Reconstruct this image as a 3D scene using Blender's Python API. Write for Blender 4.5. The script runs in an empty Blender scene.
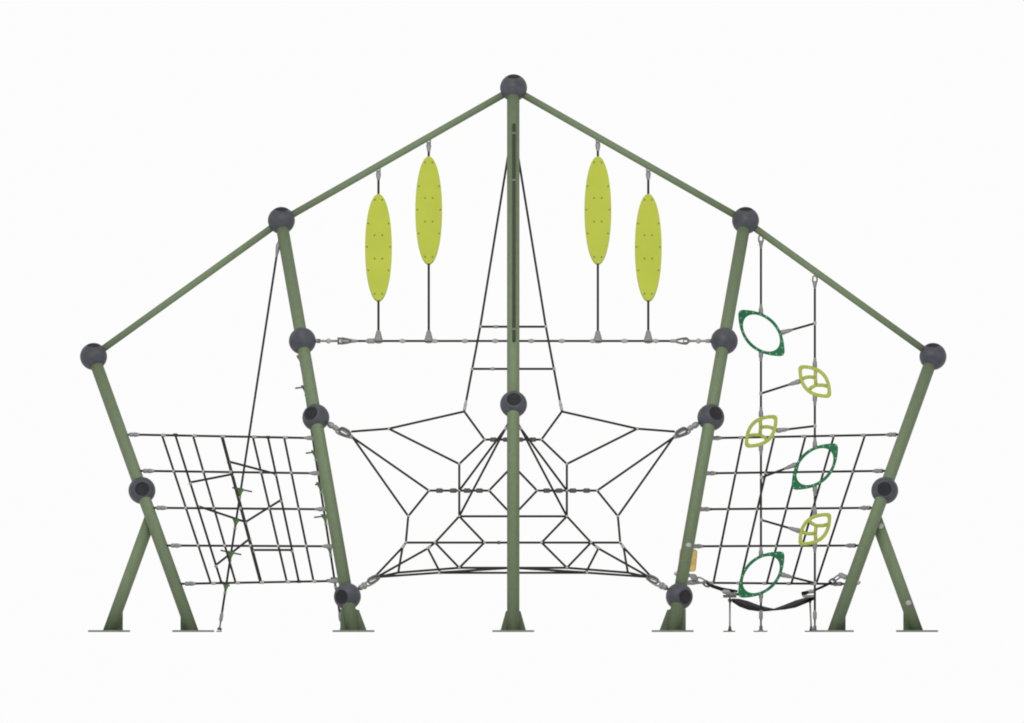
import bpy, bmesh, math
from mathutils import Vector, Matrix

scene = bpy.context.scene
COL = scene.collection
S = 0.01            # metres per drawing unit
GROUND = 632.0
AX = 512.8          # mirror axis of the structure


def P(px, py, y=0.0):
    return Vector(((px - 512.0) * S, y, (GROUND - py) * S))


def MX(px):
    return 2 * AX - px


# ------------------------------------------------------------------ materials
def nodes_of(name):
    m = bpy.data.materials.new(name)
    m.use_nodes = True
    nt = m.node_tree
    b = next(n for n in nt.nodes if n.type == 'BSDF_PRINCIPLED')
    return m, nt, b


def paint(name, col, rough=0.55, spec=0.25, metal=0.0, var=0.10, scale=9.0, bump=0.02, bscale=140.0, stretch=None):
    """A coloured surface with slight mottling and a fine grain."""
    m, nt, b = nodes_of(name)
    tc = nt.nodes.new('ShaderNodeTexCoord')
    src = tc.outputs['Object']
    if stretch:
        mp = nt.nodes.new('ShaderNodeMapping')
        mp.inputs['Scale'].default_value = stretch
        nt.links.new(src, mp.inputs['Vector'])
        src = mp.outputs['Vector']
    n = nt.nodes.new('ShaderNodeTexNoise')
    n.inputs['Scale'].default_value = scale
    n.inputs['Detail'].default_value = 5
    nt.links.new(src, n.inputs['Vector'])
    r = nt.nodes.new('ShaderNodeValToRGB')
    r.color_ramp.elements[0].position = 0.3
    r.color_ramp.elements[1].position = 0.7
    r.color_ramp.elements[0].color = [c * (1 - var) for c in col] + [1]
    r.color_ramp.elements[1].color = [min(1, c * (1 + var)) for c in col] + [1]
    nt.links.new(n.outputs['Fac'], r.inputs['Fac'])
    nt.links.new(r.outputs['Color'], b.inputs['Base Color'])
    b.inputs['Roughness'].default_value = rough
    b.inputs['Specular IOR Level'].default_value = spec
    b.inputs['Metallic'].default_value = metal
    if bump:
        n2 = nt.nodes.new('ShaderNodeTexNoise')
        n2.inputs['Scale'].default_value = bscale
        nt.links.new(tc.outputs['Object'], n2.inputs['Vector'])
        bp = nt.nodes.new('ShaderNodeBump')
        bp.inputs['Strength'].default_value = bump * 5
        bp.inputs['Distance'].default_value = 0.002
        nt.links.new(n2.outputs['Fac'], bp.inputs['Height'])
        nt.links.new(bp.outputs['Normal'], b.inputs['Normal'])
    return m


def rope_material(name, col):
    m, nt, b = nodes_of(name)
    tc = nt.nodes.new('ShaderNodeTexCoord')
    w = nt.nodes.new('ShaderNodeTexWave')
    w.bands_direction = 'DIAGONAL'
    w.inputs['Scale'].default_value = 12
    w.inputs['Distortion'].default_value = 2.0
    nt.links.new(tc.outputs['Object'], w.inputs['Vector'])
    r = nt.nodes.new('ShaderNodeValToRGB')
    r.color_ramp.elements[0].color = [c * 0.94 for c in col] + [1]
    r.color_ramp.elements[1].color = [c * 1.06 for c in col] + [1]
    nt.links.new(w.outputs['Fac'], r.inputs['Fac'])
    nt.links.new(r.outputs['Color'], b.inputs['Base Color'])
    b.inputs['Roughness'].default_value = 0.9
    b.inputs['Specular IOR Level'].default_value = 0.1
    bp = nt.nodes.new('ShaderNodeBump')
    bp.inputs['Strength'].default_value = 0.05
    bp.inputs['Distance'].default_value = 0.003
    nt.links.new(w.outputs['Fac'], bp.inputs['Height'])
    nt.links.new(bp.outputs['Normal'], b.inputs['Normal'])
    return m


M_GREEN = paint('green_powder_coat', (0.120, 0.156, 0.091), 0.6, 0.12, var=0.06, scale=5, stretch=(6, 6, 0.6))
M_GREEN_DK = paint('green_foot_steel', (0.098, 0.126, 0.072), 0.65, 0.1, var=0.08)
M_PLATE = paint('galvanised_plate', (0.135, 0.142, 0.122), 0.6, 0.2, var=0.15)
M_BALL = paint('charcoal_cast', (0.047, 0.049, 0.059), 0.5, 0.22, var=0.22, scale=14, bump=0.03, bscale=60)
M_SOCKET_SHADE = paint('socket_shade', (0.020, 0.020, 0.023), 0.7, 0.1, var=0.2)  # near-black colour painted in for the shade of the ball joints' socket holes
M_ROPE = rope_material('black_rope', (0.026, 0.026, 0.025))
M_ROPE2 = rope_material('grey_green_rope', (0.042, 0.050, 0.035))
M_SILVER = paint('aluminium_clamp', (0.19, 0.19, 0.187), 0.45, 0.3, metal=0.25, var=0.15, scale=60)
M_LIGHT = paint('pale_clamp', (0.27, 0.27, 0.265), 0.5, 0.3, metal=0.1, var=0.15, scale=60)
M_STEEL = paint('dull_steel', (0.085, 0.085, 0.085), 0.45, 0.3, metal=0.35, var=0.2, scale=60)
M_BEAD = paint('rubber_bead', (0.065, 0.068, 0.062), 0.7, 0.15, var=0.2, scale=50)
M_LIME = paint('lime_board', (0.310, 0.352, 0.040), 0.55, 0.12, var=0.04, scale=3)
M_LIME_DK = paint('lime_board_edge', (0.16, 0.19, 0.03), 0.6, 0.1, var=0.1)
M_LIMESTEP = paint('lime_plastic', (0.295, 0.335, 0.055), 0.5, 0.2, var=0.10, scale=30)
M_BOLT = paint('olive_bolt', (0.12, 0.15, 0.03), 0.5, 0.2, var=0.2)
M_DKGREEN = paint('emerald_plastic', (0.008, 0.115, 0.042), 0.5, 0.2, var=0.12, scale=30)
M_RIVET = paint('pale_rivet', (0.20, 0.38, 0.28), 0.4, 0.4, var=0.1)
M_THORN = paint('leaf_green_plastic', (0.068, 0.145, 0.035), 0.55, 0.2, var=0.15, scale=40)
M_BELT = paint('black_belt', (0.009, 0.009, 0.009), 0.8, 0.15, var=0.2, scale=40)
M_YELLOW = paint('amber_pad', (0.56, 0.39, 0.13), 0.7, 0.15, var=0.25, scale=12)
M_FLOOR = paint('white_floor', (0.91, 0.91, 0.91), 0.8, 0.1, var=0.01, scale=2, bump=0)


# ------------------------------------------------------------------ mesh builder
class MB:
    def __init__(self):
        self.bm = bmesh.new()

    def frame(self, d):
        d = d.normalized()
        up = Vector((0, 1, 0)) if abs(d.y) < 0.9 else Vector((1, 0, 0))
        u = d.cross(up).normalized()
        return u, d.cross(u).normalized()

    def skin(self, rings, cap=True, mat=None):
        bm = self.bm
        vr = [[bm.verts.new(v) for v in r] for r in rings]
        n = len(vr[0])
        for k in range(len(vr) - 1):
            for i in range(n):
                f = bm.faces.new((vr[k][i], vr[k][(i + 1) % n], vr[k + 1][(i + 1) % n], vr[k + 1][i]))
                f.smooth = True
                if mat:
                    f.material_index = mat(k)
        if cap:
            for r, kk in ((vr[0], 0), (vr[-1], len(vr) - 2)):
                f = bm.faces.new(r)
                if mat:
                    f.material_index = mat(kk)
        return self

    def tube(self, pts, r, n=10, zcut=None):
        rings = []
        pts = [Vector(p) for p in pts]
        N = len(pts)
        for k, p in enumerate(pts):
            d0 = (pts[k] - pts[k - 1]).normalized() if k else None
            d1 = (pts[k + 1] - pts[k]).normalized() if k < N - 1 else None
            d = (d0 + d1).normalized() if d0 and d1 else (d0 or d1)
            u, v = self.frame(d)
            ring = [p + (u * math.cos(a) + v * math.sin(a)) * r for a in [2 * math.pi * i / n for i in range(n)]]
            if zcut is not None and k == N - 1:
                ring = [q + d * ((zcut - q.z) / d.z) for q in ring]
            rings.append(ring)
        return self.skin(rings)

    def lathe(self, p0, p1, prof, n=14, mat=None):
        """prof: (t along p0-p1 in 0..1, radius in metres)"""
        p0, p1 = Vector(p0), Vector(p1)
        d = p1 - p0
        u, v = self.frame(d)
        rings = []
        for t, r in prof:
            c = p0 + d * t
            r = max(r, 1e-4)
            rings.append([c + (u * math.cos(a) + v * math.sin(a)) * r for a in [2 * math.pi * i / n for i in range(n)]])
        return self.skin(rings, mat=mat)

    def loop(self, p0, p1, w, r, nrm=(0, 1, 0), n=20, drop=0.0):
        """closed oval link from p0 to p1, half width w; drop narrows the p1 end"""
        p0, p1 = Vector(p0), Vector(p1)
        c, a = (p0 + p1) / 2, (p1 - p0) / 2
        nrm = Vector(nrm)
        b = nrm.cross(a).normalized() * w
        nrm = a.normalized().cross(b.normalized())
        pts = []
        for i in range(n):
            t = 2 * math.pi * i / n
            ct, st = math.cos(t), math.sin(t)
            e = 0.75
            x = math.copysign(abs(ct) ** e, ct)
            y = math.copysign(abs(st) ** e, st) * (1 - drop * (x + 1) / 2)
            pts.append(c + a * x + b * y)
        bm = self.bm
        rings = []
        for i in range(n):
            d = (pts[(i + 1) % n] - pts[i - 1]).normalized()
            u = d.cross(nrm).normalized()
            rings.append([bm.verts.new(pts[i] + (u * math.cos(q) + nrm * math.sin(q)) * r) for q in [2 * math.pi * k / 8 for k in range(8)]])
        for i in range(n):
            for k in range(8):
                f = bm.faces.new((rings[i][k], rings[i][(k + 1) % 8], rings[(i + 1) % n][(k + 1) % 8], rings[(i + 1) % n][k]))
                f.smooth = True
        return self

    def prism(self, pts, off):
        """flat polygon pts (3-D) extruded by vector off"""
        bm = self.bm
        off = Vector(off)
        a = [bm.verts.new(Vector(p) - off / 2) for p in pts]
        b = [bm.verts.new(Vector(p) + off / 2) for p in pts]
        bm.faces.new(a)
        bm.faces.new(list(reversed(b)))
        n = len(a)
        for i in range(n):
            bm.faces.new((a[i], b[i], b[(i + 1) % n], a[(i + 1) % n]))
        return self

    def ringplate(self, outer, inner, off, edge_mat=None):
        bm = self.bm
        off = Vector(off)
        n = len(outer)
        A = [[bm.verts.new(Vector(p) + off * s) for p in pl] for s in (-.5, .5) for pl in (outer, inner)]
        oa, ia, ob, ib = A
        for i in range(n):
            j = (i + 1) % n
            for q in ((oa[i], oa[j], ia[j], ia[i]), (ob[i], ib[i], ib[j], ob[j]), (oa[i], ob[i], ob[j], oa[j]), (ia[i], ia[j], ib[j], ib[i])):
                bm.faces.new(q)
        return self

    def box(self, c, sx, sy, sz, rot=None):
        c = Vector(c)
        vs = []
        for x in (-.5, .5):
            for y in (-.5, .5):
                for z in (-.5, .5):
                    v = Vector((x * sx, y * sy, z * sz))
                    if rot:
                        v = rot @ v
                    vs.append(self.bm.verts.new(c + v))
        for q in ((0, 1, 3, 2), (4, 6, 7, 5), (0, 4, 5, 1), (2, 3, 7, 6), (0, 2, 6, 4), (1, 5, 7, 3)):
            self.bm.faces.new([vs[i] for i in q])
        return self

    def build(self, name, mats, parent=None, bevel=0.0):
        bm = self.bm
        bmesh.ops.recalc_face_normals(bm, faces=bm.faces)
        if bevel:
            es = [e for e in bm.edges if len(e.link_faces) == 2 and e.calc_face_angle(0) > 0.6]
            bmesh.ops.bevel(bm, geom=es, offset=bevel, segments=2, affect='EDGES', profile=0.5)
        me = bpy.data.meshes.new(name)
        bm.to_mesh(me)
        bm.free()
        for m in (mats if isinstance(mats, (list, tuple)) else [mats]):
            me.materials.append(m)
        o = bpy.data.objects.new(name, me)
        COL.objects.link(o)
        if parent is not None:
            o.parent = parent
            if parent.type == 'EMPTY':
                o.matrix_parent_inverse = Matrix.Translation(-parent.location)
        return o


def thing(name, label, cat, loc, group=None):
    o = bpy.data.objects.new(name, None)
    o.empty_display_size = 0.1
    COL.objects.link(o)
    o.location = loc
    o['label'] = label
    o['category'] = cat
    if group:
        o['group'] = group
    return o


ROPE_R = 0.0113


def rope(parent, pts, r=ROPE_R, mat=None, name='rope'):
    return MB().tube(pts, r, 8).build(name, mat or M_ROPE, parent)


def clamp(parent, p, d=(1, 0, 0), L=0.026, r=0.015, mat=None, name='clamp'):
    p, d = Vector(p), Vector(d).normalized() * L / 2
    return MB().lathe(p - d, p + d, [(0, r * .55), (.15, r), (.85, r), (1, r * .55)], 10).build(name, mat or M_LIGHT, parent)


def sleeve(parent, p0, p1, r=0.023, mat=None):
    """crimped rope end, thick at p0 and tapering to the rope at p1"""
    return MB().lathe(p0, p1, [(0, r * .7), (.06, r * .95), (.3, r * .95), (.34, r * .75), (.4, r * .75), (.44, r), (.62, r), (.8, r * .75), (1, ROPE_R * 1.1)], 12).build('end_sleeve', mat or M_SILVER, parent)


# ------------------------------------------------------------------ the setting
fl = MB()
fl.bm.faces.new([fl.bm.verts.new(v) for v in ((-40, -40, 0), (40, -40, 0), (40, 40, 0), (-40, 40, 0))])
floor = fl.build('floor', M_FLOOR)
floor['kind'] = 'structure'


# ------------------------------------------------------------------ climbing frame
LC, LI, LO = 0.70, 0.70, 0.60     # how far each kind of mast leans out per unit of drop


def xi(py):
    return 280.6 + .1762 * (py - 220)


def xo(py):
    return 93 + .3595 * (py - 356)


def yc(py):
    return LC * S * (py - 87.3)


def yi(py):
    return LI * S * max(0, py - 220)


def yo(py):
    return LO * S * max(0, py - 356)


MAST_R, BEAM_R, BALL_R = 0.0625, 0.0345, 0.136

frame = thing('climbing_frame', 'large green tubular steel climbing frame with charcoal ball joints, carrying all nets and ropes', 'climbing frame', P(512.8, GROUND, 0))


def ball(parent, c, socket2d, depth=0.35, front=-1):
    """cast ball with a socket whose shade is put into the colour; socket2d = socket offset in the elevation (right, down), units"""
    c = Vector(c) + Vector((.003, 0, -.005))
    mb = MB()
    if socket2d is None:
        ax = Vector((0.2, 0.3 * -front, -1)).normalized()
        prof = [(i / 20, BALL_R * math.sin(math.pi * i / 20)) for i in range(21)]
        prof = [((1 - math.cos(math.pi * i / 20)) / 2, BALL_R * math.sin(math.pi * i / 20)) for i in range(21)]
        mb.lathe(c + ax * BALL_R, c - ax * BALL_R, prof, 28)
        return mb.build('ball_joint', [M_BALL, M_SOCKET_SHADE], parent)
    ox, oy = socket2d[0] * S / BALL_R, -socket2d[1] * S / BALL_R
    q = min(.999, ox * ox + oy * oy)
    ax = Vector((ox, front * math.sqrt(1 - q), oy)).normalized()
    al = math.radians(35 if depth else 29)
    R = BALL_R
    hs = [(R * math.cos(al) - .012, 0.0), (R * math.cos(al) - .012, R * math.sin(al) * .45), (R * math.cos(al) - .009, R * math.sin(al) * .72), (R * math.cos(al) - .004, R * math.sin(al) * .92), (R * math.cos(al) + .0005, R * math.sin(al))]
    if depth == 0:
        hs = [(R * math.cos(a), R * math.sin(a)) for a in [al * i / 5 for i in range(6)]]
    k0 = len(hs) - 1 - (1 if depth else 0)
    hs += [(R * math.cos(a), R * math.sin(a)) for a in [al + (math.pi - al) * i / 18 for i in range(1, 19)]]
    prof = [((R - h) / (2 * R), r) for h, r in hs]
    mb.lathe(c + ax * R, c - ax * R, prof, 28, mat=lambda k: 1 if k < k0 else 0)
    return mb.build('ball_joint', [M_BALL, M_SOCKET_SHADE], parent)


def foot(parent, px, y, poly, rib=True, w=42.0, off=0.0):
    """base plate and gussets; poly = outline of the gusset plate in the elevation"""
    c = P(px + off, GROUND, y)
    MB().box(c + Vector((0, 0, .0095)), w * S, .42, .019).build('base_plate', M_PLATE, parent, .003)
    MB().prism([P(a, b, y - math.copysign(.16, y)) for a, b in poly], (0, .014, 0)).build('gusset', M_GREEN_DK, parent, .002)


def bolt_head(parent, p, r=0.024, h=0.022, d=(0, -1, 0)):
    p, d = Vector(p), Vector(d).normalized()
    return MB().lathe(p, p + d * h, [(0, r), (.45, r), (1, r * .5)], 14).build('bolt', M_LIGHT, parent)


ridge_balls = [(513.0, 87.3), (280.8, 220), (745, 220), (93, 356), (932.4, 356)]
beams = [((513.0, 88.9), (280.8, 221.0)), ((513.0, 88.9), (745, 221.0)), ((280.8, 221.0), (93, 356)), ((745, 221.0), (932.4, 356))]
for a, b in beams:
    MB().tube([P(*a), P(*b)], BEAM_R, 20).build('roof_beam', M_GREEN, frame)
for a in ridge_balls:
    ball(frame, P(*a), (0, -12.95), 0)

for s in (-1, 1):          # the near masts and their twins on the far side
    # centre mast
    top, bot = P(513, 87.3), P(513, GROUND, s * yc(GROUND))
    m = MB().tube([top, bot], MAST_R, 28, zcut=.012).build('mast', M_GREEN, frame)
    ball(m, P(513, 403.8, s * yc(403.8)), (.4, -6.4), .5, s)
    foot(m, 513, s * yc(GROUND), [(500.3, 630.2), (525.7, 630.2), (520.3, 611), (505.6, 611)])
    for side in (0, 1):
        f = MX if side else (lambda v: v)
        sg = -1 if side else 1
        # inner masts
        top, bot = P(f(280.6), 220), P(f(xi(GROUND)), GROUND, s * yi(GROUND))
        m = MB().tube([top, bot], MAST_R, 28, zcut=.012).build('mast', M_GREEN, frame)
        ball(m, P(f(xi(340.5)), 340.5, s * yi(340.5)), None, 0, s)
        ball(m, P(f(xi(417)), 417, s * yi(417)), (-6.4 * sg, -5.2), .5, s)
        ball(m, P(f(xi(596)), 596, s * yi(596)), (-7.4 * sg, .6), .5, s)
        g = s * yi(GROUND)
        poly = [(f(340), 630.2), (f(366.3), 630.2), (f(358.8), 610), (f(352), 608), (f(345), 608), (f(340), 609)]
        foot(m, f(353.2), g, poly)
        if side and s < 0:
            bolt_head(m, P(688.3, 545.3, -yi(545.3) - MAST_R * 1.16), .030, .02, (0, -.82, .57))
            bolt_head(m, P(f(xi(574)) - 5.2, 573.8, -yi(574)), .024, .035, (-1, -.25, .05))
        # outer masts
        top, bot = P(f(93), 356), P(f(xo(GROUND)), GROUND, s * yo(GROUND))
        m = MB().tube([top, bot], MAST_R, 28, zcut=.012).build('mast', M_GREEN, frame)
        ball(m, P(f(141.4), 490, s * yo(490)), (.3 * sg, -1.8), .5, s)
        g = s * yo(GROUND)
        foot(m, f(193), g, [(f(180.2), 630.2), (f(196), 630.2), (f(190), 613), (f(180.2), 613)])
        if side and s < 0:
            bolt_head(m, P(f(xo(582.5)) + 5.5, 582.5, -yo(582.5)), .024, .035, (1, -.2, 0))
        # brace legs
        ya, yb = s * (yo(515) - .06), s * (yo(515) + .02)
        m = MB().tube([P(f(151.0), 516, ya), P(f(108.7), GROUND, yb)], MAST_R, 28, zcut=.012).build('brace_leg', M_GREEN, frame)
        foot(m, f(108.8), yb, [(f(107), 630.2), (f(122.6), 630.2), (f(122.6), 612), (f(113), 612)])
        if side and s < 0:
            for bx, by in ((880.5, 526.3), (908.3, 603)):
                t = (by - 516) / (GROUND - 516)
                bolt_head(m, P(bx, by, ya + (yb - ya) * t - MAST_R * .95), .030, .018)

# ------------------------------------------------------------------ side nets
def side_y(px, py):
    a, b = xo(py), xi(py)
    t = (px - a) / (b - a)
    return yo(py) * (1 - t) + yi(py) * t


H = [((128, 434.5), (318.8, 438.2)), ((137, 470.8), (325, 473.4)), ((150, 507.8), (331, 509.3)),
     ((163, 545.5), (337.5, 546.3)), ((176, 583.9), (343.5, 580.8))]
HS = [((129.5, 140), (304, 316)), ((143, 154.5), (309, 321)), ((156.5, 167.5), (315, 326)), ((171, 181.5), (322, 333.5)), ((185, 196), (327, 341))]
GV = [((161.8, 435.4), (210.5, 583.2)), ((192.8, 435.8), (235.4, 582.8)), ((221.2, 436.3), (260.0, 582.4)),
      ((252.6, 437), (286.6, 581.8)), ((283.9, 437.5), (313.3, 581.3))]


def hy(k, px):
    (a, b), (c, d) = H[k]
    return b + (d - b) * (px - a) / (c - a)


def vx(v, py):
    (a, b), (c, d) = v
    return a + (c - a) * (py - b) / (d - b)


def grid_net(label, f, s, low=0.0):
    n = thing('grid_net', label, 'climbing net', P(f(235), GROUND, s * 1.6), 'slanted square climbing nets')
    Q = lambda px, py, e=0.0: P(f(px), py + (low * (px - 170) / 170 if py > 575 else 0), s * side_y(px, py) + e)
    for k, ((a, b), (c, d)) in enumerate(H):
        rope(n, [Q(a, b), Q(c, d)])
        (l0, l1), (r0, r1) = HS[k]
        sleeve(n, Q(l0, hy(k, l0)), Q(l1, hy(k, l1)))
        sleeve(n, Q(r1, hy(k, r1)), Q(r0, hy(k, r0)))
    for j, v in enumerate(GV):
        rope(n, [Q(*v[0]), Q(*v[1])], name='upright_rope')
        for k in range(5):
            py = hy(k, v[0][0] + (v[1][0] - v[0][0]) * k / 4)
            px = vx(v, py)
            py = hy(k, px)
            if k in (0, 4):
                ex = 1.6 if k == 0 else 3.0 - j * .5
                clamp(n, Q(px + ex, py, -.004), Q(px + 5, hy(k, px + 5)) - Q(px, py), .052, .0165)
            else:
                clamp(n, Q(px, py, -.004), Q(px + 5, hy(k, px + 5)) - Q(px, py), .028, .0175)
    return n


grid_net('square mesh black rope net slanting between the two left masts', lambda v: v, -1)
grid_net('square mesh black rope net behind the leaf steps between the two right masts', lambda v: MX(v) + (.9 if 145 < v < 320 else 0), 1, 1.8)

# far-side net of slanted ropes joined by crooked rungs
n = thing('rung_net', 'black rope net with crooked slanting rungs behind the left square net', 'climbing net', P(235, GROUND, 1.6))
Q = lambda px, py, e=0.0: P(px, py, side_y(px, py) + e)
for k in (0, 4):
    rope(n, [Q(*H[k][0]), Q(*H[k][1])])
RV = [((175, 434.8), (221.2, 582.8)), ((222.2, 436.3), (261.1, 582.4)), ((267.7, 437.2), (298.6, 581.6))]
for v in RV:
    rope(n, [Q(*v[0]), Q(*v[1])], name='upright_rope')
    for (px, py) in v:
        clamp(n, Q(px, py), (1, 0, 0), .05, .015, M_BEAD)
for a, b in (((228.4, 461.5), (275.3, 473.8)), ((190, 482.4), (232, 474.2)), ((198.6, 506.4), (245, 521.9)),
             ((245.5, 521.9), (280.6, 500.0)), ((215.7, 565), (249.6, 538.6)), ((252.8, 550), (291.7, 550))):
    rope(n, [Q(*a), Q(*b)], name='rung')
    for p in (a, b):
        clamp(n, Q(p[0], p[1] + 1, -.003), (.3, 0, -1), .03, .0165)

# ------------------------------------------------------------------ spider net
n = thing('spider_net', 'wide black rope web stretched low between the middle masts behind the centre mast', 'climbing net', P(512.8, GROUND, -2.2))
NY = lambda py: -yi(py)
APEX = (512.8, 122)


def TY(py):       # the hanging top ropes
    return -.02 + (NY(411.5) + .02) * (py - 122) / (411.5 - 122)


Wd = {'a0': (351, 431.6), 'a1': (352.5, 437.5), 'n1': (388.5, 428.7), 'n2': (464, 411.5), 'n3': (459, 464), 'n4': (484.4, 439.6),
      'n5': (459, 490.6), 'n6': (459, 516.3), 'n7': (428.7, 490.6), 'n8': (488.8, 490.6), 'n9': (408, 516.2), 'n10': (405.6, 542.6),
      'n11': (434.8, 542.6), 'n12': (484.2, 542.6), 'n13': (459, 567.8), 'c1': (402.3, 547.4), 'c2': (427.5, 548.4), 'd1': (398, 572.6),
      'd2': (440, 572.6), 'e1': (372.5, 579.0), 'e2': (376, 577.4), 'e3': (377, 577.0)}
LINKS = ['a0 n1', 'n1 n2', 'n1 n3', 'n2 n4', 'n4 n3', 'n3 n5', 'n5 n6', 'a1 n7', 'a1 n9', 'n7 n9', 'n9 n10', 'n10 c1', 'c1 e1', 'c1 d1',
         'n6 n11', 'n6 n12', 'n11 n13', 'n12 n13', 'n11 c2', 'c2 e2', 'c2 d2', 'e2 d1', 'd1 n13', 'e3 d2']
for side in (0, 1):
    f = MX if side else (lambda v: v)
    Q = lambda k, e=0.0: P(f(Wd[k][0]), Wd[k][1], NY(Wd[k][1]) + e)
    for l in LINKS:
        a, b = l.split()
        rope(n, [Q(a), Q(b)])
    # doubled uprights and diagonals show as a slightly thicker line
    rope(n, [P(f(512.8), 125, TY(125)), P(f(480), 326.7, TY(326.7)), P(f(464.6), 408, TY(408))], name='top_rope')
    sleeve(n, Q('n2') + Vector((0, 0, .012)), P(f(466), 400.5, TY(400.5)), .017, M_LIGHT)
    for k in ('n1', 'n3', 'n4', 'n5', 'n6', 'n7', 'n8', 'n9', 'n10', 'n11', 'n12', 'n13'):
        clamp(n, Q(k, -.004), (1, 0, 0), .026, .0145)
    for k, dr in (('c1', ('n10', 'c1')), ('c2', ('n11', 'c2'))):
        d = Q(dr[1]) - Q(dr[0])
        clamp(n, Q(k) - d.normalized() * .012, d, .06, .016)
    clamp(n, Q('d2', -.003), (1, 0, 0), .05, .016)
    # row of beads at mid height
    rope(n, [Q('n7'), Q('n8')])
    for bx in (439.2, 453, 466.8, 479.2):
        clamp(n, P(f(bx), 490.6, NY(490.6)), (1, 0, 0), .074, .0235, M_BEAD, 'bead')
    rope(n, [Q('n8'), P(512.8, 465.5, NY(465.5))])
    rope(n, [Q('n8'), P(512.8, 516, NY(516))])
    for bx in (493.2, 506.0):
        clamp(n, P(f(bx), 439.6, NY(439.6)), (1, 0, 0), .074, .023, M_BEAD, 'bead')
    # stays from the centre mast's ball
    st = P(f(511.5), 417, -yc(417) + .10)
    rope(n, [st, P(f(505.2), 428.5, -2.2)], .012)
    clamp(n, P(f(505.6), 428.2, -2.2), (f(-.5) - f(0), 0, -1), .04, .016)
    for k in ('n5', 'n6'):
        rope(n, [P(f(505.2), 428.5, -2.2), Q(k)])
    # upper anchor: fork, link and thimble
    a = P(f(xi(417)), 417, NY(417))
    p1, p2, p3 = P(f(327.5), 423.3, NY(423)), P(f(338.8), 430.0, NY(430)), P(f(352.5), 437.4, NY(437))
    MB().lathe(a, p1, [(0, .015), (1, .015)]).build('anchor_pin', M_STEEL, n)
    MB().lathe(p1, p2, [(0, .012), (.1, .028), (.35, .034), (.5, .022), (.62, .03), (.85, .024), (1, .012)]).build('anchor_fork', M_SILVER, n)
    MB().loop(p2 - Vector(((p2.x - p1.x) * .25, 0, .0)), p3, .030, .0115, drop=.55).build('anchor_link', M_SILVER, n)
    MB().loop(P(f(339.5), 429.5, NY(430) - .02), P(f(349.5), 434.5, NY(434) - .02), .032, .0125, drop=.2).build('anchor_shackle', M_STEEL, n)
    # lower anchor
    a = P(f(xi(596)), 596, NY(596))
    p1, p2, p3 = P(f(358.5), 588.6, NY(588)), P(f(366.5), 584.4, NY(584)), P(f(379), 577.6, NY(577))
    MB().lathe(a, p1, [(0, .015), (1, .015)]).build('anchor_pin', M_STEEL, n)
    MB().lathe(p1, p2, [(0, .012), (.1, .026), (.35, .03), (.45, .022), (.55, .036), (.8, .036), (1, .014)]).build('anchor_fork', M_SILVER, n)
    MB().loop(P(f(365.5), 585, NY(585)), p3, .027, .011, drop=.5).build('anchor_link', M_SILVER, n)
    MB().loop(P(f(368), 581.8, NY(581) - .02), P(f(378.5), 576.2, NY(577) - .02), .028, .0105, drop=.2).build('anchor_shackle', M_STEEL, n)
for a, b, py in ((484.4, MX(484.4), 439.6), (459, MX(459), 516.3), (405.6, MX(405.6), 542.6), (459, MX(459), 567.8), (440, MX(440), 572.8)):
    rope(n, [P(a, py, NY(py)), P(b, py, NY(py))], name='cross_rope')
for a in (440, MX(440)):
    rope(n, [P(a, 572.4, NY(572.4) - .02), P(512.8, 567.8, NY(567.8) - .01)], name='cross_rope')
clamp(n, P(498.5, 542.6, NY(542.6)), (1, 0, 0), .04, .0165, M_BEAD)
MB().lathe(P(512.8, 96, 0), P(512.8, 124, -.02), [(0, .014), (.5, .014), (.55, .03), (.95, .03), (1, .012)]).build('apex_fitting', M_STEEL, n)
for py, x0, fx in ((326.7, 480.0, 495.6), (368.9, 471.8, 492.2)):
    rope(n, [P(x0, py, TY(py)), P(MX(x0), py, TY(py))], name='rung')
    clamp(n, P(fx, py, TY(py)), (1, 0, 0), .05, .016, M_SILVER)
    for x in (x0, MX(x0)):
        clamp(n, P(x, py, TY(py) - .004), (0, 0, 1), .03, .0155)

# ------------------------------------------------------------------ rope lying along the front of the centre mast
t = thing('mast_rope', 'dark rope running straight down the upper front of the centre mast', 'rope', P(513.6, 341, -1.9))


def on_mast(py, e=0.0):
    k = (MAST_R + .012 + e) / math.sqrt(1 + LC * LC)
    return P(513.7, py, -yc(py) - k) + Vector((0, 0, LC * k))


MB().tube([on_mast(128.5), on_mast(238), on_mast(345.5)], .0165, 12).build('rope', M_ROPE2, t)
for py in (138, 185, 334):
    d = on_mast(py + 5) - on_mast(py)
    clamp(t, on_mast(py, .001), d, .026, .0185, M_PLATE, 'clip')

# ------------------------------------------------------------------ balance rope
BY = -yi(340.5)
t = thing('balance_rope', 'taut horizontal black rope with silver ferrules tied between the two inner masts', 'rope', P(512.8, 341, BY))
B = lambda px, dy=0.0, e=0.0: P(px, 341.0 + dy, BY + e)
rope(t, [B(356), B(674)], .0112)
for px in (402.2, 434.4, 464.5, 495, 531, 561.5, 592.4, 624.2, 655.4):
    MB().lathe(B(px - 3), B(px + 3), [(0, .012), (.1, .019), (.3, .019), (.4, .023), (.6, .023), (.7, .019), (.9, .019), (1, .012)], 12).build('ferrule', M_LIGHT, t)
MB().lathe(B(364.5), B(375), [(0, .012), (.2, .017), (.3, .026), (.9, .026), (1, .014)], 12).build('ferrule', M_SILVER, t)
for px0, px1, pb in ((313, 338, 328.3), (712, 688, 698.1)):
    MB().lathe(B(px0), B(px1), [(0, .02), (.25, .02), (.3, .012), (1, .012)], 12).build('threaded_rod', M_SILVER, t)
    MB().lathe(B(pb - 2.6), B(pb + 2.6), [(0, .008), (.2, .022), (.5, .028), (.8, .022), (1, .008)], 14).build('lock_nut', M_LIGHT, t)
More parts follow.
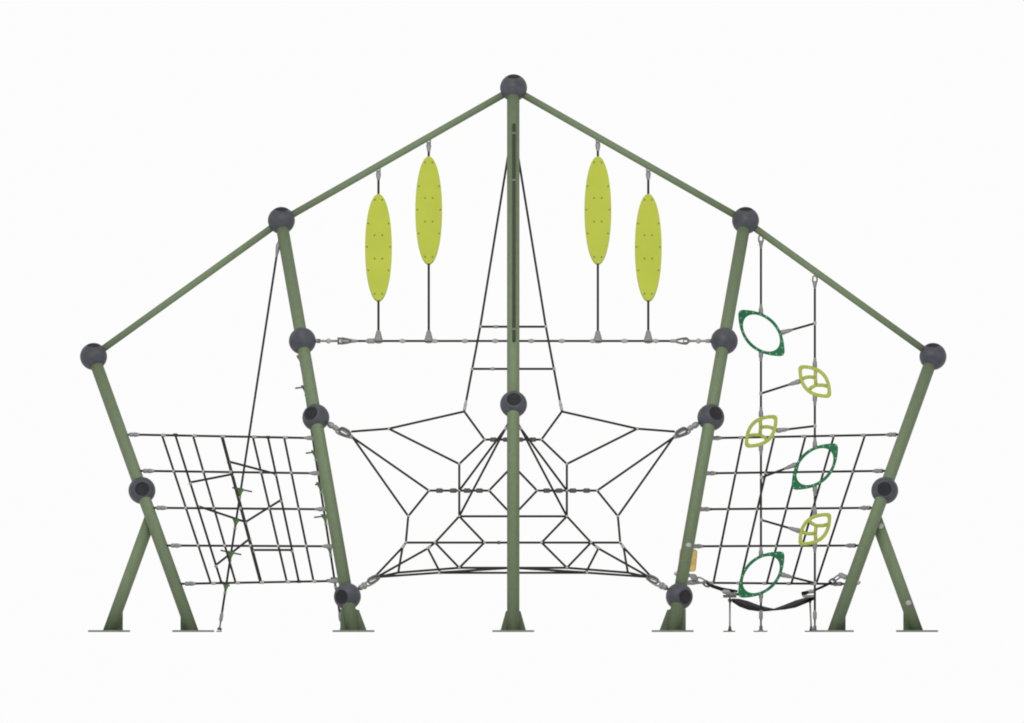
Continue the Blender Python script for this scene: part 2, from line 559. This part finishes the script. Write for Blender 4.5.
MB().lathe(B(317), B(320), [(0, .022), (1, .022)], 6).build('hex_nut', M_STEEL, t)
MB().loop(B(338), B(352), .034, .0105, drop=.7).build('shackle', M_STEEL, t)
MB().lathe(B(340), B(350), [(0, .008), (.2, .016), (.8, .016), (1, .008)]).build('shackle_pin', M_SILVER, t)
MB().lathe(B(338.2, -3.6), B(338.2, 3.6), [(0, .01), (1, .01)]).build('cross_bar', M_STEEL, t)
MB().lathe(B(351), B(357.5), [(0, .02), (.5, .018), (1, .011)]).build('end_sleeve', M_SILVER, t)
MB().loop(B(688), B(674.5), .036, .0105, drop=.75).build('thimble', M_STEEL, t)
MB().lathe(B(669.5), B(677), [(0, .012), (.2, .018), (.8, .018), (1, .012)]).build('end_sleeve', M_SILVER, t)
MB().loop(B(690), B(683), .014, .006).build('eye', M_SILVER, t)

# ------------------------------------------------------------------ hanging oval boards
def oval_board(label, px, beam_y, y0, y1):
    top = P(px, beam_y, 0)
    bot = B(px)
    pt = lambda dx, py, e=0.0: P(px + dx, py, BY * (py - beam_y) / (341 - beam_y) + e)
    t = thing('oval_board', label, 'hanging board', bot, 'lime oval boards hung under the roof beams')
    dn = (pt(0, y1) - pt(0, y0)).normalized()
    nr = Vector((0, -dn.z, dn.y)).normalized()
    nr = nr if nr.y < 0 else -nr
    MB().loop(P(px, beam_y - 6, 0), pt(0, beam_y + 5), .018, .0085, drop=.3).build('shackle', M_SILVER, t)
    MB().lathe(pt(0, beam_y + 1), pt(0, beam_y + 10.5), [(0, .014), (.3, .026), (.55, .023), (.9, .016), (1, .011)], 12).build('end_sleeve', M_SILVER, t)
    rope(t, [pt(0, beam_y + 9), pt(0, y0 + 3)], .0118)
    rope(t, [pt(0, y1 - 3), pt(0, 334)], .0118)
    MB().lathe(pt(0, 331), pt(0, 341.6), [(0, .018), (.04, .022), (.9, .046), (1, .046)], 16).build('cone_socket', M_SILVER, t)
    out = []
    N = 56
    for i in range(N):
        a = 2 * math.pi * i / N
        s_, c_ = math.sin(a), math.cos(a)
        out.append(pt(13.4 * math.copysign(abs(s_) ** .96, s_), (y0 + y1) / 2 - (y1 - y0) / 2 * c_))
    bd = MB().prism(out, nr * .045).build('board', [M_LIME], t, .005)
    for tt, dx in ((.058, 3.7), (.28, 10.2), (.39, 3.8), (.5, 11.6), (.61, 3.8), (.72, 10.2), (.94, 3.7)):
        for sg in (-1, 1):
            p = pt(sg * dx, y0 + (y1 - y0) * tt) + nr * .0215
            MB().lathe(p, p + nr * .006, [(0, .0085), (.6, .0085), (1, .005)], 10).build('bolt', M_BOLT, bd)
    # dark rubber core peeping out between the two face boards
    return t


oval_board('lime oval board on a rope, leftmost of four, hung lower beside the left inner mast', 378.2, 170, 194.6, 301.2)
oval_board('lime oval board on a rope, hung higher in the left half near the centre mast', 428.5, 141.5, 157.0, 264.3)
oval_board('lime oval board on a rope, hung higher in the right half near the centre mast', 597.6, 141.0, 157.0, 264.3)
oval_board('lime oval board on a rope, rightmost of four, hung lower beside the right inner mast', 648.0, 170, 194.6, 301.2)

# ------------------------------------------------------------------ thorn ropes on the left
def thorn_rope(label, a, b, thorns, ya, yb, tilt=1):
    t = thing('thorn_rope', label, 'climbing rope', P(b[0], GROUND, yb), 'ropes with green thorn footholds')
    pt = lambda py, dx=0.0, e=0.0: P(a[0] + (b[0] - a[0]) * (py - a[1]) / (b[1] - a[1]) + dx, py, ya + (yb - ya) * (py - a[1]) / (b[1] - a[1]) + e)
    rope(t, [pt(a[1] + 10), pt(616)], .0112)
    MB().lathe(pt(a[1]), pt(a[1] + 8), [(0, .010), (1, .010)]).build('hook', M_STEEL, t)
    MB().lathe(pt(a[1] + 6), pt(a[1] + 21), [(0, .012), (.2, .024), (.55, .02), (1, .011)]).build('end_sleeve', M_SILVER, t)
    MB().lathe(pt(612), pt(622), [(0, .011), (.3, .018), (.8, .018), (1, .01)]).build('end_sleeve', M_SILVER, t)
    MB().lathe(pt(621), pt(630), [(0, .008), (.7, .008), (.75, .02), (1, .024)]).build('ground_anchor', M_STEEL, t)
    MB().box(pt(631.3), .055, .1, .013).build('anchor_plate', M_PLATE, t)
    for py, l, r in thorns:
        c = pt(py)
        o = MB().lathe(pt(py - 1.4), pt(py + 5.5), [(0, .022), (.15, .036), (.4, .026), (.7, .017), (1, .012)], 12).build('thorn_foothold', M_THORN, t)
        if l or r:
            MB().tube([c + Vector((-l * S, -.03, l * S * .22 * tilt)), c, c + Vector((r * S, .03, -r * S * .20 * tilt))], .0085, 8).build('prong', M_STEEL, o)
        # the second pair of prongs points along the view
        MB().tube([c + Vector((-.03, -.11, .012)), c + Vector((.03, .11, -.005))], .0085, 8).build('prong', M_STEEL, o)
        clamp(t, pt(py + 8), pt(py + 9) - pt(py), .035, .0155, M_SILVER)


thorn_rope('slanting rope with green thorn footholds, from the left roof ball down to the ground', (279.4, 236), (218.8, GROUND), [(489.5, 8.5, 11), (520.5, 0, 0), (552.6, 10.5, 10), (585, 0, 0)], -.15, -.5)
thorn_rope('steep rope with green thorn footholds, mostly hidden behind the left inner mast', (281, 234), (342.3, GROUND), [(357, 2, 0), (387, 9.5, 0), (452, 9, 0), (484, 4.5, 0), (516, 10.5, 0), (547, 0, 0), (579, 8, 4)], .05, .3, -.6)

# ------------------------------------------------------------------ leaf step climber on the right
XA, XB = 760.7, 814.6


def cone(parent, p0, p1, r=.0235):
    return MB().lathe(p0, p1, [(0, r * .5), (.08, r * .62), (.35, r * .7), (.5, r * .95), (.95, r), (1, r * .85)], 12).build('cone_sleeve', M_SILVER, parent)


def strand(label, X, beam_y, segs, rungs):
    t = thing('step_rope', label, 'climbing rope', P(X, GROUND, 0), 'upright ropes strung with leaf steps')
    MB().loop(P(X, beam_y - 3, 0), P(X, beam_y + 4, 0), .022, .009).build('shackle', M_SILVER, t)
    MB().lathe(P(X, beam_y + 2, 0), P(X, beam_y + 10, 0), [(0, .02), (.3, .022), (.6, .018), (1, .011)]).build('end_sleeve', M_SILVER, t)
    for a, b, c0, c1 in segs:
        rope(t, [P(X, a, 0), P(X, b, 0)])
        if c0:
            cone(t, P(X, a + 10, 0), P(X, a, 0))
        if c1:
            cone(t, P(X, b - 10, 0), P(X, b, 0))
    for a, b in rungs:      # a on this rope, b at the step on the other one
        pa, pb = P(a[0], a[1], 0), P(b[0], b[1], 0)
        d = (pb - pa).normalized()
        rope(t, [pa, pb], name='rung')
        MB().lathe(pb - d * .12, pb + d * .015, [(0, .011), (.35, .021), (.55, .021), (.7, .026), (.9, .024), (1, .014)], 12).build('cone_sleeve', M_SILVER, t)
        clamp(t, pa + Vector((0, -.003, 0)), (0, 0, 1), .042, .0165)
    MB().lathe(P(X, 610, 0), P(X, 620, 0), [(0, .011), (.3, .02), (.8, .02), (1, .012)]).build('end_sleeve', M_SILVER, t)
    MB().lathe(P(X, 618, 0), P(X, 630.5, 0), [(0, .010), (.6, .010), (.65, .017), (.9, .017), (1, .03)]).build('ground_anchor', M_STEEL, t)
    MB().box(P(X - .5, 631.3, 0), .14, .14, .013).build('anchor_plate', M_PLATE, t)
    return t


strand('upright rope nearer the right inner mast, strung with ring, leaf and ring', XA, 238.5,
       [(246, 314, 0, 1), (351.5, 417, 1, 1), (445, 556.5, 1, 1), (592.5, 612, 1, 0)],
       [((XA, 393.5), (799.3, 381.3)), ((XA + .6, 477.5), (795.5, 464.5)), ((XA + .6, 520), (799.3, 531))])
strand('upright rope farther right, strung with leaf, ring and leaf', XB, 279.0,
       [(286, 367.5, 0, 1), (395.5, 447.5, 1, 1), (486, 516, 1, 1), (542.8, 612, 1, 0)],
       [((XB, 323.3), (781.0, 332.8)), ((XB, 426), (777.0, 430.6)), ((XB, 583), (781.0, 574.5))])


def lens(a, b, n=22):
    """closed outline of a pointed leaf along +x, half length a, half width b, tips rounded"""
    pts = []
    for i in range(n):
        s_ = -1 + 2 * (i + .0) / n
        pts.append((a * s_, b * (1 - s_ * s_)))
    for i in range(n):
        s_ = 1 - 2 * i / n
        pts.append((a * s_, -b * (1 - s_ * s_)))
    return pts


def round_tips(pts, a, cut):
    """blunt the two tips by pulling far points in"""
    out = []
    for x, y in pts:
        if abs(x) > a - cut:
            x = math.copysign(a - cut + (abs(x) - a + cut) * .35, x)
        out.append((x, y))
    return out


def step_map(cx, cy, flipx):
    """leaf axis runs from top left to bottom right, or mirrored"""
    c = math.sqrt(.5)

    def mp(u, v, e=0.0):
        dx, dy = (u - v) * c, (u + v) * c
        if flipx:
            dx = -dx
        return P(cx + dx, cy + dy, e)
    return mp


def ring_step(label, cx, cy, flipx):
    t = thing('ring_step', label, 'climbing step', P(cx, cy, 0), 'dark green ring steps')
    mp = step_map(cx, cy, flipx)
    o = round_tips(lens(32.9, 17.2), 32.9, 2.4)
    inn = []
    for x, y in o:
        k = 1 / math.sqrt((x / 22.0) ** 2 + (y / 14.0) ** 2)
        inn.append((x * k, y * k))
    body = MB().ringplate([mp(*q) for q in o], [mp(*q) for q in inn], (0, .05, 0)).build('ring', M_DKGREEN, t, .006)
    spots = []
    for sg in (-1, 1):
        spots += [(sg * 29.8, 0), (sg * 25.2, 4.2), (sg * 25.2, -4.2), (sg * 20.5, 8.6), (sg * 20.5, -8.6), (sg * 8, 14.9), (sg * 8, -14.9), (sg * 14, 12.2), (sg * 14, -12.2)]
    for u, v in spots:
        p = mp(u, v, -.024)
        MB().lathe(p, p + Vector((0, -.006, 0)), [(0, .0075), (.6, .0075), (1, .004)], 10).build('rivet', M_RIVET, body)


def leaf_step(label, cx, cy, flipx, veins):
    t = thing('leaf_step', label, 'climbing step', P(cx, cy, 0), 'lime leaf steps')
    mp = step_map(cx, cy, flipx)
    o = round_tips(lens(23.1, 12.9), 23.1, 2.0)
    inn = round_tips(lens(18.2, 9.3), 18.2, 1.2)
    body = MB().ringplate([mp(*q) for q in o], [mp(*q) for q in inn], (0, .05, 0)).build('leaf_rim', M_LIMESTEP, t, .008)
    for v in veins:
        MB().tube([P(cx + x, cy + y, -.004) for x, y in v], .0175, 10).build('leaf_vein', M_LIMESTEP, t)


V1 = [[(.8, -12.0), (.6, -7), (.6, -3), (1.2, 3.4)], [(-13, -2.2), (-9.5, -4.0), (-6, -4.6), (.6, -4.2)], [(-7.2, 10.2), (-3.5, 6.0), (1.2, 3.6), (8, 3.6), (14.8, 5.4)]]
flx = lambda V: [[(-x, y) for x, y in v] for v in V]
fly = lambda V: [[(x, -y) for x, y in v] for v in V]
ring_step('dark green ring step, topmost, tilted down to the right beside the right inner mast', 761.2, 333.0, False)
ring_step('dark green ring step, middle of three, on the farther right rope', 814.6, 466.6, True)
ring_step('dark green ring step, lowest, just above the black belt seat', 761.0, 574.6, True)
leaf_step('lime leaf shaped step, topmost, right of and below the uppermost green ring', 814.5, 381.5, False, V1)
leaf_step('lime leaf shaped step on the nearer rope, crossing the top line of the right net', 760.9, 431.3, True, flx(V1))
leaf_step('lime leaf shaped step, lowest, between the two lower green rings', 814.6, 529.2, True, fly(V1))

# ------------------------------------------------------------------ belt seat
Yb = lambda px: 1.95 + (1.35 - 1.95) * (px - 690) / 165
t = thing('belt_seat', 'sagging black belt seat slung low between the two right masts', 'swing seat', P(770, GROUND, Yb(770)))
fr = [(731.6, 601.4), (739, 606.3), (748, 609.6), (758, 611), (766, 611), (773.5, 610.2), (784, 609.3), (795.5, 607.2), (805, 603.3), (814, 599.4)]
re = [(731.6, 599), (739, 599.3), (748, 601.6), (758, 605.4), (766, 607.6), (773.5, 609.2), (784, 605.4), (795.5, 600.8), (805, 598.2), (814, 596.6)]
mb = MB()
g = [[mb.bm.verts.new(P(a, b + dz, Yb(a) + e)) for a, b in L] for L, e, dz in ((fr, -.2, .4), (re, .2, .4), (re, .2, -.6), (fr, -.2, -.6))]
for k in range(4):
    for i in range(len(fr) - 1):
        q = mb.bm.faces.new((g[k][i], g[k][i + 1], g[(k + 1) % 4][i + 1], g[(k + 1) % 4][i]))
        q.smooth = k in (1, 3, 0, 2)
mb.bm.faces.new([g[k][0] for k in range(4)])
mb.bm.faces.new([g[k][-1] for k in range(4)])
mb.build('belt', M_BELT, t)
Bp = lambda px, py, e=0.0: P(px, py, Yb(px) + e)
# left hanger
MB().box(Bp(729.5, 596.2, -.1), .135, .3, .03).build('hanger_plate', M_STEEL, t, .004)
MB().box(Bp(731.0, 594.0, -.1), .11, .2, .03).build('hanger_plate', M_SILVER, t, .004)
MB().tube([Bp(738.5, 594.5), Bp(724, 590.8), Bp(712, 586.6), Bp(707, 583.8)], .0125, 8).build('strap', M_BELT, t)
MB().tube([Bp(737, 591.3, .05), Bp(722, 588.6, .05), Bp(710, 585, .02)], .012, 8).build('strap', M_BELT, t)
MB().lathe(Bp(722, 591.5, -.04), Bp(730, 592.2, -.04), [(0, .012), (.2, .022), (.8, .022), (1, .012)]).build('strap_buckle', M_LIGHT, t)
MB().loop(Bp(703.5, 582), Bp(709.5, 585.6), .024, .0095).build('link', M_STEEL, t)
MB().loop(Bp(696.5, 578.4), Bp(705, 582.6), .022, .009).build('link', M_SILVER, t)
MB().lathe(Bp(690, 575), Bp(697.5, 579.5), [(0, .016), (.3, .03), (.55, .034), (.8, .022), (1, .014)]).build('anchor_fork', M_SILVER, t)
MB().tube([P(1025.6 - xi(576), 576, yi(576)), Bp(691, 575.5)], .016, 8).build('anchor_pin', M_STEEL, t)
MB().lathe(Bp(687, 582.8, .03), Bp(698, 581.6, .03), [(0, .022), (.4, .026), (.7, .02), (1, .012)]).build('end_sleeve', M_SILVER, t)
# right hanger
MB().box(Bp(808.5, 596.2, -.1), .125, .3, .026).build('hanger_plate', M_SILVER, t, .004)
MB().tube([Bp(801.8, 594.8, -.05), Bp(813, 590.8, -.05), Bp(824, 586), Bp(831.5, 582.4)], .0125, 8).build('strap', M_BELT, t)
MB().tube([Bp(801.5, 593.2, .04), Bp(808, 591.8, .04)], .014, 8).build('strap', M_BELT, t)
MB().lathe(Bp(808, 591.6, -.08), Bp(815, 591.2, -.08), [(0, .012), (.2, .020), (.8, .020), (1, .012)]).build('strap_buckle', M_LIGHT, t)
MB().loop(Bp(829.5, 583.4), Bp(834.5, 579.8), .023, .0095).build('link', M_STEEL, t)
MB().loop(Bp(833, 580.4), Bp(840, 575.6), .016, .0085).build('link', M_SILVER, t)
MB().lathe(Bp(838.5, 574.4), Bp(847.5, 578.0), [(0, .018), (.25, .03), (.5, .026), (.75, .028), (1, .015)]).build('anchor_fork', M_LIGHT, t)
MB().tube([Bp(846, 577.5), P(1025.6 - xo(580), 580, yo(580))], .016, 8).build('anchor_pin', M_STEEL, t)
for px, e in ((729.6, 0), (809.6, 1.4)):
    MB().tube([Bp(px, 597.5), Bp(px + e, 630)], .009, 8).build('anchor_rod', M_LIGHT, t)
    MB().lathe(Bp(px, 599), Bp(px + .2, 603), [(0, .022), (.5, .018), (1, .01)]).build('rod_nut', M_STEEL, t)
    MB().lathe(Bp(px + e, 626.5), Bp(px + e, 631), [(0, .013), (.5, .016), (1, .022)]).build('rod_nut', M_STEEL, t)
    MB().box(Bp(px + e - .6, 631.3), .12, .12, .013).build('anchor_plate', M_PLATE, t)

# ------------------------------------------------------------------ amber pad behind the right inner mast
pm = math.atan(.1753)
pad = MB().box(P(687.6, 560.0, yi(560) - .09), .178, .05, .225, Matrix.Rotation(pm * .55, 3, 'Y')).build('amber_pad', M_YELLOW, None, .024)
pad['label'] = 'small amber pad peeping out from behind the lower right inner mast'
pad['category'] = 'pad'

# ------------------------------------------------------------------ light, backdrop, camera
w = bpy.data.worlds.new('World')
scene.world = w
w.use_nodes = True
bg = w.node_tree.nodes['Background']
bg.inputs['Color'].default_value = (1, 1, 1, 1)
bg.inputs['Strength'].default_value = 0.98

ld = bpy.data.lights.new('key_lamp', 'AREA')
ld.shape = 'RECTANGLE'
ld.size, ld.size_y = 13, 9
ld.energy = 3000
ld.color = (1, .985, .96)
lo = bpy.data.objects.new('key_lamp', ld)
COL.objects.link(lo)
lo.location = (-2.2, -20, 16.0)
lo.rotation_euler = (Vector((0, -.5, 2.6)) - lo.location).to_track_quat('-Z', 'Y').to_euler()

cd = bpy.data.cameras.new('camera')
cd.type = 'ORTHO'
cd.ortho_scale = 10.24
cd.clip_end = 200
co = bpy.data.objects.new('camera', cd)
COL.objects.link(co)
co.location = (-.0025, -16, (GROUND - 361.5) * S)
co.rotation_euler = (math.radians(90), 0, 0)
scene.camera = co

scene.view_settings.view_transform = 'Standard'
scene.view_settings.look = 'None'
scene.view_settings.exposure = 0
scene.view_settings.gamma = 1
scene.cycles.max_bounces = 6
scene.cycles.filter_width = 1.9
